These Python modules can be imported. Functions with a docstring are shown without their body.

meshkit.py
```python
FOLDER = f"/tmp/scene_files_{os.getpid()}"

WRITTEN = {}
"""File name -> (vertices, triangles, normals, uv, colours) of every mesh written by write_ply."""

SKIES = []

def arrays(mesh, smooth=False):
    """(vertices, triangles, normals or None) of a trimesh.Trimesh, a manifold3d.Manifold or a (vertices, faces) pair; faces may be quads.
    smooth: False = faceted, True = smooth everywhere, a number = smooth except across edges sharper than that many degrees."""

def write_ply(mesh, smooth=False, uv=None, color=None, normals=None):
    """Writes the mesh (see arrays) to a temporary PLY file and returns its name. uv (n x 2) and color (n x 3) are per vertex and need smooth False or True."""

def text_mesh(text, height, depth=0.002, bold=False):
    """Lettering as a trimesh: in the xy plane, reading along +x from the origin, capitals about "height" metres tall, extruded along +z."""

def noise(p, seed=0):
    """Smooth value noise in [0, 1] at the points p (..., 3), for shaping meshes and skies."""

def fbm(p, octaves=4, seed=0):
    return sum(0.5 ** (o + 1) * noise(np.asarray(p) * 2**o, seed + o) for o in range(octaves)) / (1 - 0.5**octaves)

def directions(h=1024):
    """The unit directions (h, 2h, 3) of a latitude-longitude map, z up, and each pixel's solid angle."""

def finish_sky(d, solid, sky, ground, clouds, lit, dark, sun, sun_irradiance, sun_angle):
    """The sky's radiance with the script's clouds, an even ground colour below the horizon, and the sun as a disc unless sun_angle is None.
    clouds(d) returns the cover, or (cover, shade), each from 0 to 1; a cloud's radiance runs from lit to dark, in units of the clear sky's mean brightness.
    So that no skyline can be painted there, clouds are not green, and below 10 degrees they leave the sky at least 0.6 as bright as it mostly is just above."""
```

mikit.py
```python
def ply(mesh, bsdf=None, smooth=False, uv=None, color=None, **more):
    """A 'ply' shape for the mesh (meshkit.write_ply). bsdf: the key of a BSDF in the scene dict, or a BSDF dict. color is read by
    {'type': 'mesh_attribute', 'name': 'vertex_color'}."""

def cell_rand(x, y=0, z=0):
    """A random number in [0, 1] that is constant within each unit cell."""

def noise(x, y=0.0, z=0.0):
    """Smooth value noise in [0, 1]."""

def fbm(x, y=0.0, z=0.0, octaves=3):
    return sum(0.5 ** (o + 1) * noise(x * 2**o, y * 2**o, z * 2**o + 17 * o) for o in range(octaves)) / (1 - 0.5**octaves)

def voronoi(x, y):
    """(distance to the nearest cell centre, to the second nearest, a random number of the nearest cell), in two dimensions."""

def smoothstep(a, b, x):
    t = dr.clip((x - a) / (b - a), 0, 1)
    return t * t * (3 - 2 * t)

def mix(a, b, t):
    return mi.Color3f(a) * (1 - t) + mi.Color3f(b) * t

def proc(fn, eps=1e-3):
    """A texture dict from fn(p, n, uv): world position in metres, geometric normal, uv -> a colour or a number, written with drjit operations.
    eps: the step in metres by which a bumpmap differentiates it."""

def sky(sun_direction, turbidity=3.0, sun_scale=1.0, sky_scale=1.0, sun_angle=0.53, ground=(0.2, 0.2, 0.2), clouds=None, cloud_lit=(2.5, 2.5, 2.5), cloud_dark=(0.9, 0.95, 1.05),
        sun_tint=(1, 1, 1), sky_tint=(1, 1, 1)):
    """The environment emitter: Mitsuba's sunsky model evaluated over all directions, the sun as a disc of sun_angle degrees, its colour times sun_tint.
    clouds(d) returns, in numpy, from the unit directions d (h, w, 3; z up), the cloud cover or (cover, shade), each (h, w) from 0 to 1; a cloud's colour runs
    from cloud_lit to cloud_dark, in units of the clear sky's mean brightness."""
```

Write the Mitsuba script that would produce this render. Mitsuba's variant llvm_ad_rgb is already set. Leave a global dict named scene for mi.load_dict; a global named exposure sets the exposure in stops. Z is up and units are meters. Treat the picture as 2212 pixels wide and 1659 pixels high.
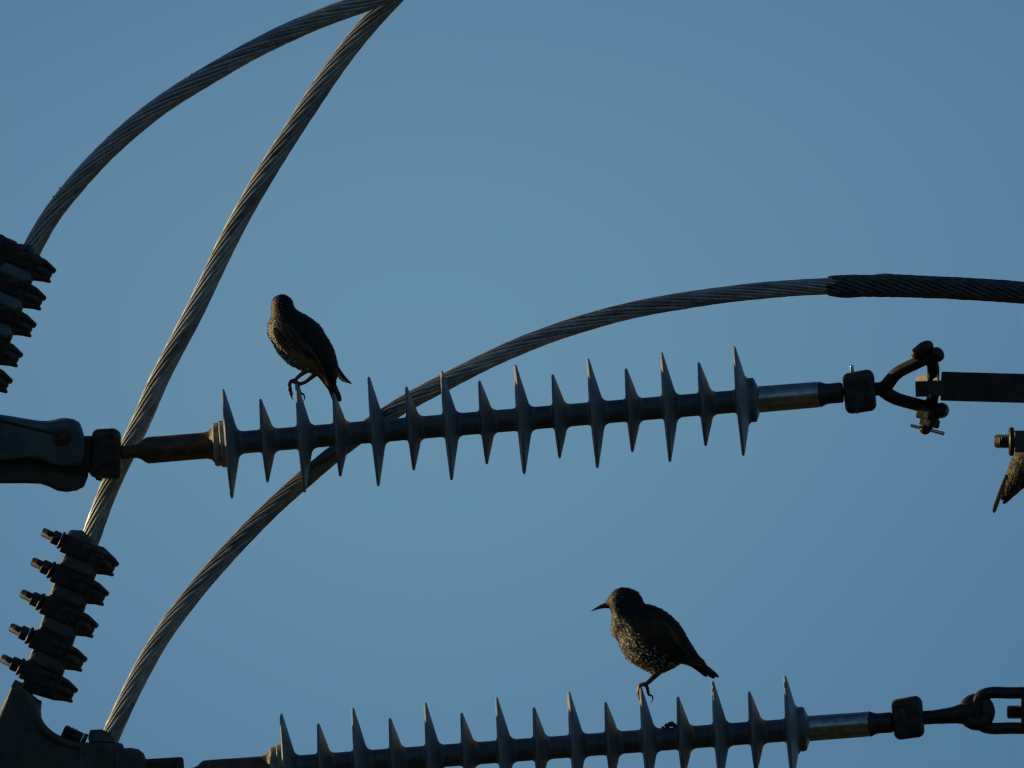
import math
import numpy as np
import trimesh
import mapbox_earcut as earcut
import mitsuba as mi
import drjit as dr
import mikit
import meshkit
from shapely.geometry import Polygon
from scipy.interpolate import CubicSpline, PchipInterpolator
from scipy.spatial import cKDTree

scene, labels = {}, {}
rng = np.random.default_rng(7)

# ------------------------------------------------------------------ camera, sky, exposure
WIDTH = 1.45                      # metres across the frame at the insulators
DIST = 26.0                       # metres from the lens to the insulators
PITCH = math.radians(14.0)        # the lens looks up at the line
S = WIDTH / 2212.0                # one plan unit in metres
RIGHT = np.array([1.0, 0, 0])
FWD = np.array([0, math.cos(PITCH), math.sin(PITCH)])
UP = np.array([0, -math.sin(PITCH), math.cos(PITCH)])
EYE = np.array([0, 0, 1.65])
MID = EYE + FWD * DIST
T = mi.ScalarTransform4f
scene['camera'] = {
    'type': 'thinlens', 'fov': math.degrees(2 * math.atan(WIDTH / 2 / DIST)), 'fov_axis': 'x',
    'aperture_radius': 0.045, 'focus_distance': DIST + 0.42, 'near_clip': 0.5, 'far_clip': 5000.0,
    'to_world': T().look_at(origin=EYE.tolist(), target=MID.tolist(), up=[0, 0, 1])}

SUN_EL, SUN_AZ = math.radians(13.0), math.radians(71.0)   # low sun, left of the view and a little beyond
SUN = [-math.cos(SUN_EL) * math.sin(SUN_AZ), math.cos(SUN_EL) * math.cos(SUN_AZ), math.sin(SUN_EL)]


def veil(d):
    """A very thin, slightly uneven high veil over the whole sky."""
    n = meshkit.fbm(d * 16.0 + np.array([1211 * .37 % 7, 1211 * .11 % 5, 1211 * .73 % 3]), 2, 1211)
    return 0.6 * np.clip((n - 0.42) / 0.5, 0, 1) * np.exp(-np.maximum(d[..., 2] - 0.24, 0) / 0.35), 0.0


scene['sky'] = mikit.sky(SUN, turbidity=2.6, sun_scale=1.0, sky_scale=0.5, ground=(0.03, 0.03, 0.026),
                         sun_tint=(0.82, 0.97, 1.18), sky_tint=(0.412, 0.692, 0.995), clouds=veil,
                         cloud_lit=(1.8, 3.4, 4.2), cloud_dark=(0.6, 0.76, 0.84))
exposure = 2.66

# ------------------------------------------------------------------ materials
fbm, noise, mix, smoothstep = mikit.fbm, mikit.noise, mikit.mix, mikit.smoothstep


def mat(name, lo, hi, freq, rough=0.5, metallic=0.0, spec=0.4, extra=None, bump=None):
    def col(p, n, uv):
        t = fbm(p.x * freq, p.y * freq, p.z * freq, 4)
        c = mix(lo, hi, smoothstep(0.3, 0.7, t))
        return extra(p, n, c) if extra else c
    b = {'type': 'principled', 'base_color': mikit.proc(col), 'roughness': rough, 'metallic': metallic, 'specular': spec}
    if bump:
        fr, h = bump
        b = {'type': 'bumpmap', 'arbitrary': mikit.proc(lambda p, n, uv: fbm(p.x * fr, p.y * fr, p.z * fr, 3)), 'scale': h, 'bsdf': b}
    scene[name] = {'type': 'twosided', 'bsdf': b}


def grime(p, n, c):
    t = fbm(p.x * 60 + 5, p.y * 60, p.z * 60, 3)
    return mix(c, (0.07, 0.055, 0.04), smoothstep(0.52, 0.75, t) * 0.7)


mat('silicone', (0.108, 0.122, 0.134), (0.138, 0.15, 0.158), 25, 0.55, 0, 0.4)
mat('silicone_core', (0.06, 0.076, 0.092), (0.086, 0.1, 0.112), 40, 0.42, 0, 0.45, grime)
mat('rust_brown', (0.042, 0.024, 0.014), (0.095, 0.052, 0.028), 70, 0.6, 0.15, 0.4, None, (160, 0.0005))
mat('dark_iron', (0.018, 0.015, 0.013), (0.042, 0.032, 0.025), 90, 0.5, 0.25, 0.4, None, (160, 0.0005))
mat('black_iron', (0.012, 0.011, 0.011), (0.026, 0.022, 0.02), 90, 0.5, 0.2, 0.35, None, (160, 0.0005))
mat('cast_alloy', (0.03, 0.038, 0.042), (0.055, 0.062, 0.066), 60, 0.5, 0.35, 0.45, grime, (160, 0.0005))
mat('galvanised', (0.22, 0.24, 0.25), (0.34, 0.35, 0.36), 120, 0.24, 0.9, 0.5)
mat('pale_collar', (0.16, 0.14, 0.115), (0.26, 0.23, 0.19), 90, 0.6, 0.1, 0.4)
mat('strand_alloy', (0.2, 0.205, 0.21), (0.3, 0.3, 0.3), 60, 0.42, 0.45, 0.5)
mat('skylit_alloy', (0.04, 0.062, 0.08), (0.065, 0.09, 0.108), 40, 0.45, 0.35, 0.45, None, (160, 0.0005))  # sky reflection put into the bluish base colour
mat('strand_dull', (0.14, 0.145, 0.15), (0.24, 0.235, 0.23), 35, 0.5, 0.35, 0.5, grime)
mat('strand_clean', (0.23, 0.235, 0.24), (0.34, 0.34, 0.335), 80, 0.36, 0.5, 0.5)
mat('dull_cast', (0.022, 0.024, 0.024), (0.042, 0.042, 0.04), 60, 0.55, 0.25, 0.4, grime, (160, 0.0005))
mat('armour_alloy', (0.028, 0.031, 0.034), (0.058, 0.06, 0.062), 150, 0.45, 0.3, 0.5)
mat('bright_steel', (0.5, 0.5, 0.5), (0.6, 0.6, 0.58), 90, 0.2, 0.95, 0.5)
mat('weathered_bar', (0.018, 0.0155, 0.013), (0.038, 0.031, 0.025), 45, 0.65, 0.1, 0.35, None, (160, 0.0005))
mat('dry_grass', (0.022, 0.026, 0.014), (0.05, 0.046, 0.028), 0.4, 0.9, 0, 0.2)
mat('bill_horn', (0.02, 0.017, 0.016), (0.035, 0.03, 0.027), 200, 0.35, 0, 0.5)
mat('leg_skin', (0.07, 0.017, 0.022), (0.11, 0.027, 0.032), 300, 0.5, 0, 0.4)
mat('claw', (0.03, 0.025, 0.025), (0.05, 0.04, 0.04), 300, 0.35, 0, 0.5)
mat('dirt', (0.015, 0.013, 0.011), (0.04, 0.034, 0.028), 200, 0.9, 0, 0.2)
scene['eye_black'] = {'type': 'principled', 'base_color': {'type': 'rgb', 'value': [0.006, 0.005, 0.005]}, 'roughness': 0.08, 'specular': 0.5}
scene['plumage'] = {'type': 'twosided', 'bsdf': {'type': 'principled', 'base_color': {'type': 'mesh_attribute', 'name': 'vertex_color'},
                                                 'roughness': 0.6, 'specular': 0.16}}

# ------------------------------------------------------------------ helpers: plan units are x right, y down, z towards the lens


def world(v):
    v = np.asarray(v, float)
    return MID + S * ((v[:, :1] - 1106.0) * RIGHT + (829.5 - v[:, 1:2]) * UP - v[:, 2:3] * FWD)


def numbered(name):
    if name not in used:
        used.add(name)
        return name
    k = 1
    while f'{name}_{k:03d}' in used:
        k += 1
    used.add(f'{name}_{k:03d}')
    return f'{name}_{k:03d}'


used = set()


def thing(name, label, category, group=None):
    key = numbered(name)
    labels[key] = {'label': label, 'category': category}
    if group:
        labels[key]['group'] = group
    return key


def add(parent, name, mesh, bsdf, smooth=40, color=None, label=None, kind=None):
    key = numbered(f'{parent}__{name}' if parent else name)
    if isinstance(mesh, list):
        mesh = trimesh.util.concatenate(mesh)
    v, f = world(mesh.vertices), np.array(mesh.faces)[:, ::-1]
    m = trimesh.Trimesh(v, f, process=False)
    if color is None and m.is_watertight and m.volume < 0:
        m = trimesh.Trimesh(v, f[:, ::-1], process=False)
    scene[key] = mikit.ply(m, bsdf, smooth=smooth, color=color)
    if label or kind:
        labels[key] = {k: x for k, x in (('label', label), ('kind', kind)) if x}
    return key


def unit(a):
    a = np.asarray(a, float)
    return a / (np.linalg.norm(a, axis=-1, keepdims=True) + 1e-12)


ICO = trimesh.creation.icosphere(subdivisions=2).vertices


def hull(*balls):
    """Convex hull of balls (x, y, z, r)."""
    pts = np.vstack([np.array(b[:3]) + ICO * b[3] for b in balls])
    m = trimesh.convex.convex_hull(pts)
    return trimesh.Trimesh(m.vertices, m.faces, process=True)


def rbox(center, half, r, e1=(1, 0, 0), e2=(0, 1, 0)):
    """Rounded box with half sizes along e1, e2 and their normal."""
    e1, e2 = unit(e1), unit(e2)
    e3 = np.cross(e1, e2)
    return hull(*[(*(np.array(center) + sx * (half[0] - r) * e1 + sy * (half[1] - r) * e2 + sz * (half[2] - r) * e3), r)
                  for sx in (-1, 1) for sy in (-1, 1) for sz in (-1, 1)])


def grid_faces(n, k, closed=False):
    i, j = np.meshgrid(np.arange(n if closed else n - 1), np.arange(k), indexing='ij')
    a, b = i * k + j, i * k + (j + 1) % k
    c, d = ((i + 1) % n) * k + (j + 1) % k, ((i + 1) % n) * k + j
    q = np.stack([a, b, c, d], -1).reshape(-1, 4)
    return np.vstack([q[:, [0, 1, 2]], q[:, [0, 2, 3]]])


def cap(v, f, n, k):
    c0, c1 = len(v), len(v) + 1
    v = np.vstack([v, v[:k].mean(0), v[(n - 1) * k:n * k].mean(0)])
    j = np.arange(k)
    f0 = np.stack([j * 0 + c0, (j + 1) % k, j], 1)
    f1 = np.stack([j * 0 + c1, (n - 1) * k + j, (n - 1) * k + (j + 1) % k], 1)
    return v, np.vstack([f, f0, f1])


def spline(pts, n):
    """Smooth curve through points (any dimension), n samples evenly along its length."""
    p = np.asarray(pts, float)
    s = np.concatenate([[0], np.cumsum(np.linalg.norm(np.diff(p[:, :2], axis=0), axis=1) + 1e-9)])
    c = CubicSpline(s, p) if len(p) > 2 else None
    t = np.linspace(0, s[-1], max(n * 4, 40))
    q = c(t) if c else p[0] + (p[1] - p[0]) * (t / s[-1])[:, None]
    l = np.concatenate([[0], np.cumsum(np.linalg.norm(np.diff(q, axis=0), axis=1))])
    u = np.linspace(0, l[-1], n)
    return np.stack([np.interp(u, l, q[:, k]) for k in range(q.shape[1])], 1)


def tube(path, radii, sides=14, closed=False, flat=1.0):
    """Round tube along a path; flat squeezes it along the second normal."""
    p = np.asarray(path, float)
    n = len(p)
    r = np.broadcast_to(np.asarray(radii, float), (n,))
    t = unit(np.roll(p, -1, 0) - np.roll(p, 1, 0)) if closed else unit(np.gradient(p, axis=0))
    ref = np.array([0, 0, 1.0]) if np.abs(t[:, 2]).max() < 0.85 else np.array([0.3, 1.0, 0.2])
    a = unit(np.cross(t, ref))
    b = np.cross(t, a)
    g = np.arange(sides) * 2 * np.pi / sides
    v = p[:, None] + r[:, None, None] * (np.cos(g)[None, :, None] * a[:, None] + flat * np.sin(g)[None, :, None] * b[:, None])
    v, f = v.reshape(-1, 3), grid_faces(n, sides, closed)
    if not closed:
        v, f = cap(v, f, n, sides)
    return trimesh.Trimesh(v, f, process=False)


def lathe(profile, origin, direction, n=56):
    """Revolves (along, radius) points about an axis."""
    d = unit(direction)
    a = unit(np.cross(d, [0, 0, 1.0]) if abs(d[2]) < 0.9 else np.cross(d, [1.0, 0, 0]))
    b = np.cross(d, a)
    pr = np.asarray(profile, float)
    g = np.arange(n) * 2 * np.pi / n
    v = np.asarray(origin, float) + pr[:, None, :1] * d + pr[:, None, 1:] * (np.cos(g)[None, :, None] * a + np.sin(g)[None, :, None] * b)
    v, f = cap(v.reshape(-1, 3), grid_faces(len(pr), n), len(pr), n)
    return trimesh.Trimesh(v, f, process=False)


def round_profile(profile, r=1.5):
    """Chamfers the inner corners of a lathe profile."""
    p = [np.array(profile[0], float)]
    for a, b, c in zip(profile[:-2], profile[1:-1], profile[2:]):
        a, b, c = np.array(a, float), np.array(b, float), np.array(c, float)
        for q in (a, c):
            l = np.linalg.norm(q - b)
            p.append(b + (q - b) / max(l, 1e-9) * min(r, l * 0.4))
    return p + [np.array(profile[-1], float)]


def ring(profile, origin, direction, n=56):
    """Revolved closed profile (a ring that does not reach the axis)."""
    d = unit(direction)
    a = unit(np.cross(d, [0, 0, 1.0]))
    b = np.cross(d, a)
    pr = np.asarray(profile, float)
    g = np.arange(n) * 2 * np.pi / n
    v = np.asarray(origin, float) + pr[:, None, :1] * d + pr[:, None, 1:] * (np.cos(g)[None, :, None] * a + np.sin(g)[None, :, None] * b)
    return trimesh.Trimesh(v.reshape(-1, 3), grid_faces(len(pr), n, True), process=False)


def plate(pts, z0, z1, bevel=4.0, corner=4.0, lean=(0, 0)):
    """Solid from an outline in the plan, with rounded corners and rounded edges; lean shears it per unit of depth."""
    p = Polygon(pts).buffer(0)
    p = p.buffer(corner).buffer(-2 * corner).buffer(corner) if corner else p
    if p.geom_type != 'Polygon':
        p = max(p.geoms, key=lambda g: g.area)
    n = int(max(60, p.exterior.length / 3))
    q = np.array([p.exterior.interpolate(t, normalized=True).coords[0] for t in np.arange(n) / n])
    if Polygon(q).exterior.is_ccw is False:
        q = q[::-1]
    t = unit(np.roll(q, -1, 0) - np.roll(q, 1, 0))
    inward = np.stack([-t[:, 1], t[:, 0]], 1)
    rings = []
    for g in np.linspace(0, 90, 5):
        rings.append((bevel * (1 - math.sin(math.radians(g))), z0 + bevel * (1 - math.cos(math.radians(g)))))
    for g in np.linspace(90, 0, 5):
        rings.append((bevel * (1 - math.sin(math.radians(g))), z1 - bevel * (1 - math.cos(math.radians(g)))))
    zm = (z0 + z1) / 2
    v = np.vstack([np.column_stack([q + inward * i + np.array(lean) * (z - zm), np.full(n, z)]) for i, z in rings])
    f = grid_faces(len(rings), n)
    tri = earcut.triangulate_float64(np.ascontiguousarray(q), np.array([n], np.uint32)).reshape(-1, 3).astype(int)
    f = np.vstack([f, tri[:, ::-1], tri + (len(rings) - 1) * n])
    return trimesh.Trimesh(v, f, process=False)


def hexagon(origin, direction, radius, length):
    d = unit(direction)
    a = unit(np.cross(d, [0, 0, 1.0]))
    b = np.cross(d, a)
    out = []
    for s, k in ((0, 0.9), (0.12, 1), (0.88, 1), (1, 0.9)):
        g = (np.arange(6) + 0.5) * np.pi / 3
        out.append(np.asarray(origin, float) + s * length * d + radius * k * (np.cos(g)[:, None] * a + np.sin(g)[:, None] * b))
    v, f = cap(np.vstack(out), grid_faces(4, 6), 4, 6)
    return trimesh.Trimesh(v, f, process=False)


def thread(origin, direction, radius, length, pitch=4.0):
    """Threaded stud end: ridged lathe with a chamfered tip at its start."""
    pr = [(0, radius * 0.72), (pitch * 0.7, radius * 0.9)]
    x = pitch
    while x < length - pitch:
        pr += [(x, radius * 0.9), (x + pitch * 0.45, radius * 1.04), (x + pitch * 0.6, radius * 1.04)]
        x += pitch
    pr += [(length, radius * 0.92)]
    return lathe(pr, origin, direction, 24)


# ------------------------------------------------------------------ the ground below the line
gx = 3000.0
scene['ground'] = mikit.ply(trimesh.Trimesh([[-gx, -gx, 0], [gx, -gx, 0], [gx, gx, 0], [-gx, gx, 0]], [[0, 1, 2], [0, 2, 3]], process=False), 'dry_grass')
labels['ground'] = {'label': 'dry grass ground far below the power line hardware', 'kind': 'structure'}

# ------------------------------------------------------------------ insulators


def shed_mesh(p, d, R, rod, flip=1):
    tip = 3.3
    k = R / 119.0
    pr = [(-10, rod - 1.5), (-13.0, rod + 0.05), (-9.5, rod + 0.8), (-7.4, rod + 2.6), (-6.4, rod + 5.5), (-6.0, rod + 12), (-tip, R - 4), (-tip + .5, R - 1.8), (-tip + 1.8, R - .4),
          (-0.3, R), (0.6, R), (tip - 1.6, R - .5), (tip - .5, R - 2), (tip, R - 4)]
    x1 = 20.5 if k > .9 else 17.5
    pr += [(tip + (x1 - tip) * t, R - 4 + (rod + 17 - R + 4) * t) for t in (0.2, 0.4, 0.6, 0.8, 1.0)]
    pr += [(x1 + 1.2, rod + 12), (x1 + 2.8, rod + 7.6), (x1 + 5.4, rod + 4.0), (x1 + 9, rod + 1.5), (x1 + 14, rod + 0.05), (x1 + 11, rod - 1.5)]
    return ring(pr, p, d, 72)


def insulator(c0, c1, R, r, rod, label, z, left_end, ferrule_r):
    key = thing('polymer_insulator', label, 'insulator', 'grey polymer insulators strung between clamp and tower side')
    c0, c1 = np.array([*c0, z]), np.array([*c1, z])
    d = unit(c1 - c0)
    L = np.linalg.norm(c1 - c0)
    step = L / 14
    add(key, 'core', lathe([(-4, rod), (L * .25, rod), (L * .5, rod), (L * .75, rod), (L + 4, rod)], c0, d, 56), 'silicone_core', 40)
    for k in range(15):
        jitter = np.array([rng.normal(0, 0.006), rng.normal(0, 0.006), rng.normal(0, 0.01)])
        add(key, 'shed', shed_mesh(c0 + d * step * k, d + jitter, R if k % 2 == 0 else r, rod), 'silicone', 50)
    # right hand end: seal collars, crimped ferrule, dark socket
    add(key, 'collar', lathe(round_profile([(L + 4, 20), (L + 4, 52), (L + 21, 52.5), (L + 22, 20)], 1.5), c0, d), 'silicone', 30)
    add(key, 'collar', lathe(round_profile([(L + 20, 20), (L + 20, 48.5), (L + 34, 48), (L + 37, 45), (L + 43, 29), (L + 46, 26), (L + 46, 10)], 1.5), c0, d), 'silicone_core', 30)
    add(key, 'ferrule', lathe(round_profile([(L + 40, 10), (L + 40, ferrule_r), (L + 172, ferrule_r - 0.6), (L + 173, 10)], 1.2), c0, d, 80), 'galvanised', 30, label='shiny galvanised steel ferrule')
    # left hand end
    add(key, 'collar', lathe(round_profile([(-16, 20), (-16, 50), (-3, 51), (-3, 20)], 1.6), c0, d), 'pale_collar', 30)
    add(key, 'collar', lathe(round_profile([(-31, 20), (-31, 44), (-27, 46.5), (-16, 47), (-15, 20)], 1.6), c0, d), 'pale_collar', 30)
    add(key, 'ball_rod', lathe(round_profile([(-236, 6), (-234, 14.2), (-208, 14.2), (-192, 15), (-178, 27.5), (-170, 28.8), (-60, 28.5), (-42, 28.8), (-34, 34), (-30, 42), (-29, 20)], 5), c0, d), 'rust_brown', 40,
        label='rusty brown ball end rod')
    return key, c0, d, L


ins1, A0, AD, AL = insulator((491.5, 958.5), (1596, 866.5), 119, 91, 24.5, 'upper grey insulator with spiked sheds, a bird on its third shed', 0, True, 28.6)
ins2, B0, BD, BL = insulator((616.0, 1657.5), (1703.0, 1576.5), 118, 90, 24.5, 'lower grey insulator along the bottom edge, a bird beyond its middle', 30, True, 27.6)


def socket_end(key, c0, d, L, z, drop, block_half, block_c, pin):
    c = np.array([*block_c, z])
    n = np.array([-d[1], d[0], 0])
    add(key, 'socket', [lathe(round_profile([(L + 171, 8), (L + 171, 28.0), (L + 178, 27.5), (L + 188, 22.5), (L + 196, 21.8), (L + 226, 22.5), (L + 227, 8)], 4), c0, d),
                        hull((c[0] - block_half[0] * .55, c[1] - block_half[1] * .52, z + 22, 14), (c[0] + block_half[0] * .45, c[1] - block_half[1] * .62, z + 22, 16),
                             (c[0] - block_half[0] * .38, c[1] + block_half[1] * .62, z + 22, 15), (c[0] + block_half[0] * .6, c[1] + block_half[1] * .52, z + 22, 15),
                             (c[0] - block_half[0] * .55, c[1] - block_half[1] * .52, z - 22, 14), (c[0] + block_half[0] * .45, c[1] - block_half[1] * .62, z - 22, 16),
                             (c[0] - block_half[0] * .38, c[1] + block_half[1] * .62, z - 22, 15), (c[0] + block_half[0] * .6, c[1] + block_half[1] * .52, z - 22, 15))], 'dark_iron', 40)


socket_end(ins1, A0, AD, AL, 0, 0, (38, 52), (1855, 846.5), None)
add(ins1, 'locking_pin', hull((1840.5, 802, 20, 4.6), (1840, 792.5, 20, 4.4)), 'bright_steel', 40)
add(ins1, 'locking_key', rbox((1851, 884, 36.5), (4.0, 9, 3), 1.2, (1, -.08, 0), (.08, 1, 0)), 'cast_alloy', 40)
socket_end(ins2, B0, BD, BL, 30, 0, (37, 51), (1959, 1550.5), None)
add(ins2, 'locking_key', rbox((1949.5, 1538.5, 66.5), (3.6, 8, 3), 1.2), 'cast_alloy', 40)

# ------------------------------------------------------------------ upper right: fork clevis and bar
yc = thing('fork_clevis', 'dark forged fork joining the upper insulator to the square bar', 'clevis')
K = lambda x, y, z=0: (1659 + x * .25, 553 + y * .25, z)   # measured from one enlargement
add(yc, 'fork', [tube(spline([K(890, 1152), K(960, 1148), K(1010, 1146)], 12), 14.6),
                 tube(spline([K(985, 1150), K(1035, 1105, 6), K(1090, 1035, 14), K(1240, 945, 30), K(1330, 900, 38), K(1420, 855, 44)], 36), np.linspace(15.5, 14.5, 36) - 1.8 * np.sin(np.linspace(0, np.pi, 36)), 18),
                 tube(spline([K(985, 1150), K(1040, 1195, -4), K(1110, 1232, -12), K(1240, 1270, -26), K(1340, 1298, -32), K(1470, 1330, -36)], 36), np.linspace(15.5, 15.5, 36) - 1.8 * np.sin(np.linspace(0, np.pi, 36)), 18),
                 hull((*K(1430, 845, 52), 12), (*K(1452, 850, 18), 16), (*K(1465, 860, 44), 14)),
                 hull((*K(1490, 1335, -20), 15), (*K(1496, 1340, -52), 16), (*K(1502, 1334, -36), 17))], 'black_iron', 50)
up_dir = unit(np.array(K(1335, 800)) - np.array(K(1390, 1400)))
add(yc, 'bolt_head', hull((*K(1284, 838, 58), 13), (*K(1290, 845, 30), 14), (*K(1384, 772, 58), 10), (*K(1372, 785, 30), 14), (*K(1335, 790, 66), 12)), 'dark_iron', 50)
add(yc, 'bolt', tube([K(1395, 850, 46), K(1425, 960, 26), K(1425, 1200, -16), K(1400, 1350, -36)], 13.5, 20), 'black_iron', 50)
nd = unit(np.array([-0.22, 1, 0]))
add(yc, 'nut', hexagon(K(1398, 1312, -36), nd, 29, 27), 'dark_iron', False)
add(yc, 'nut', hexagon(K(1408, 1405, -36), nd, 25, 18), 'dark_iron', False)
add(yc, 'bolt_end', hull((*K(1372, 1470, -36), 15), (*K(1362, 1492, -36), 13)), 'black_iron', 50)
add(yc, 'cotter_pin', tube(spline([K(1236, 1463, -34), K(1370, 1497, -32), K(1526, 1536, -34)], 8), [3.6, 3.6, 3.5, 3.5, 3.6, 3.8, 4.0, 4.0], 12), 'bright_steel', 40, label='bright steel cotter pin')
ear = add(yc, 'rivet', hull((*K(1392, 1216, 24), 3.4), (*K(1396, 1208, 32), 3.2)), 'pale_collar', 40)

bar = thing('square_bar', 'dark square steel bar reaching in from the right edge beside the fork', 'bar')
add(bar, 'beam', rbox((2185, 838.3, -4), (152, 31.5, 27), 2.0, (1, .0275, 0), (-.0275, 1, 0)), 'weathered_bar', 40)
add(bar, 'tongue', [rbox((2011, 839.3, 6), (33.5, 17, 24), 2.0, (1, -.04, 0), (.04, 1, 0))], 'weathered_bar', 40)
add(bar, 'lit_facet', hull((*K(1286, 1044, -12), 1.5), (*K(1462, 1014, 26), 1.5), (*K(1290, 1084, -8), 1.5), (*K(1464, 1086, 31), 1.5), (*K(1455, 1018, -20), 1.5), (*K(1462, 1086, -20), 1.5), (*K(1300, 1086, -20), 1.5)), 'pale_collar', 30, label='sunlit top of the bar tongue, light put into its pale colour')  # sunlit tongue top: sunlight put into the pale colour, face tilted sunward

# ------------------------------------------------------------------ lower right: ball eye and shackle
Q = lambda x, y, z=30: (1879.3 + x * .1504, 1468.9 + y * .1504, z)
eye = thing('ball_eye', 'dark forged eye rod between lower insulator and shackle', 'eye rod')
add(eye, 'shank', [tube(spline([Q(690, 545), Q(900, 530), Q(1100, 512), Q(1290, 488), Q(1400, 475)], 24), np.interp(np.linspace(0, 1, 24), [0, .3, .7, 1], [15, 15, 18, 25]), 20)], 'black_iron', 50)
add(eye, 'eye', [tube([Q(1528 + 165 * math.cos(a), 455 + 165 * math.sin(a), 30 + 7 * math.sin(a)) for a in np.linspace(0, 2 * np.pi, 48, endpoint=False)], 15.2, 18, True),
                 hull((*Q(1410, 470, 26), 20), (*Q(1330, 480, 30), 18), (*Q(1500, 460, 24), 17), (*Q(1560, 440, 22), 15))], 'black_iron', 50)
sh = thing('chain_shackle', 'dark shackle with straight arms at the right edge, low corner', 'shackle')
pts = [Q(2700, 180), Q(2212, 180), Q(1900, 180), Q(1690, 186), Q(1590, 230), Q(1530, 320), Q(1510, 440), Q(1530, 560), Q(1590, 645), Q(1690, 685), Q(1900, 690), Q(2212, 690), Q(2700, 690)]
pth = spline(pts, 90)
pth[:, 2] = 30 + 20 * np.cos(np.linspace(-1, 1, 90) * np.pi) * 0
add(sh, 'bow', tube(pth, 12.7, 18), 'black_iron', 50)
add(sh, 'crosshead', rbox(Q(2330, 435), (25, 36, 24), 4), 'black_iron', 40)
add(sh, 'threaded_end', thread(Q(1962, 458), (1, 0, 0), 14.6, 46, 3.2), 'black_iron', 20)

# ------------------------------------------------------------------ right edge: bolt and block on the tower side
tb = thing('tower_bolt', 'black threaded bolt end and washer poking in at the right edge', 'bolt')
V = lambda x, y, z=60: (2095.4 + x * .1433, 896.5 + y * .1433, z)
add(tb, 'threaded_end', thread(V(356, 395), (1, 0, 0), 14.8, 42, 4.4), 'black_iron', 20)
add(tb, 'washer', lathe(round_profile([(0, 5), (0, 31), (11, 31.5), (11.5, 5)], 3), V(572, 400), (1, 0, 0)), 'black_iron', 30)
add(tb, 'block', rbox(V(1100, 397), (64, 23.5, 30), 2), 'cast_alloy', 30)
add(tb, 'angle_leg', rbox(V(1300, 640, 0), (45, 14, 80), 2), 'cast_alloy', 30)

# ------------------------------------------------------------------ cables
PHI = {}


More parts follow.
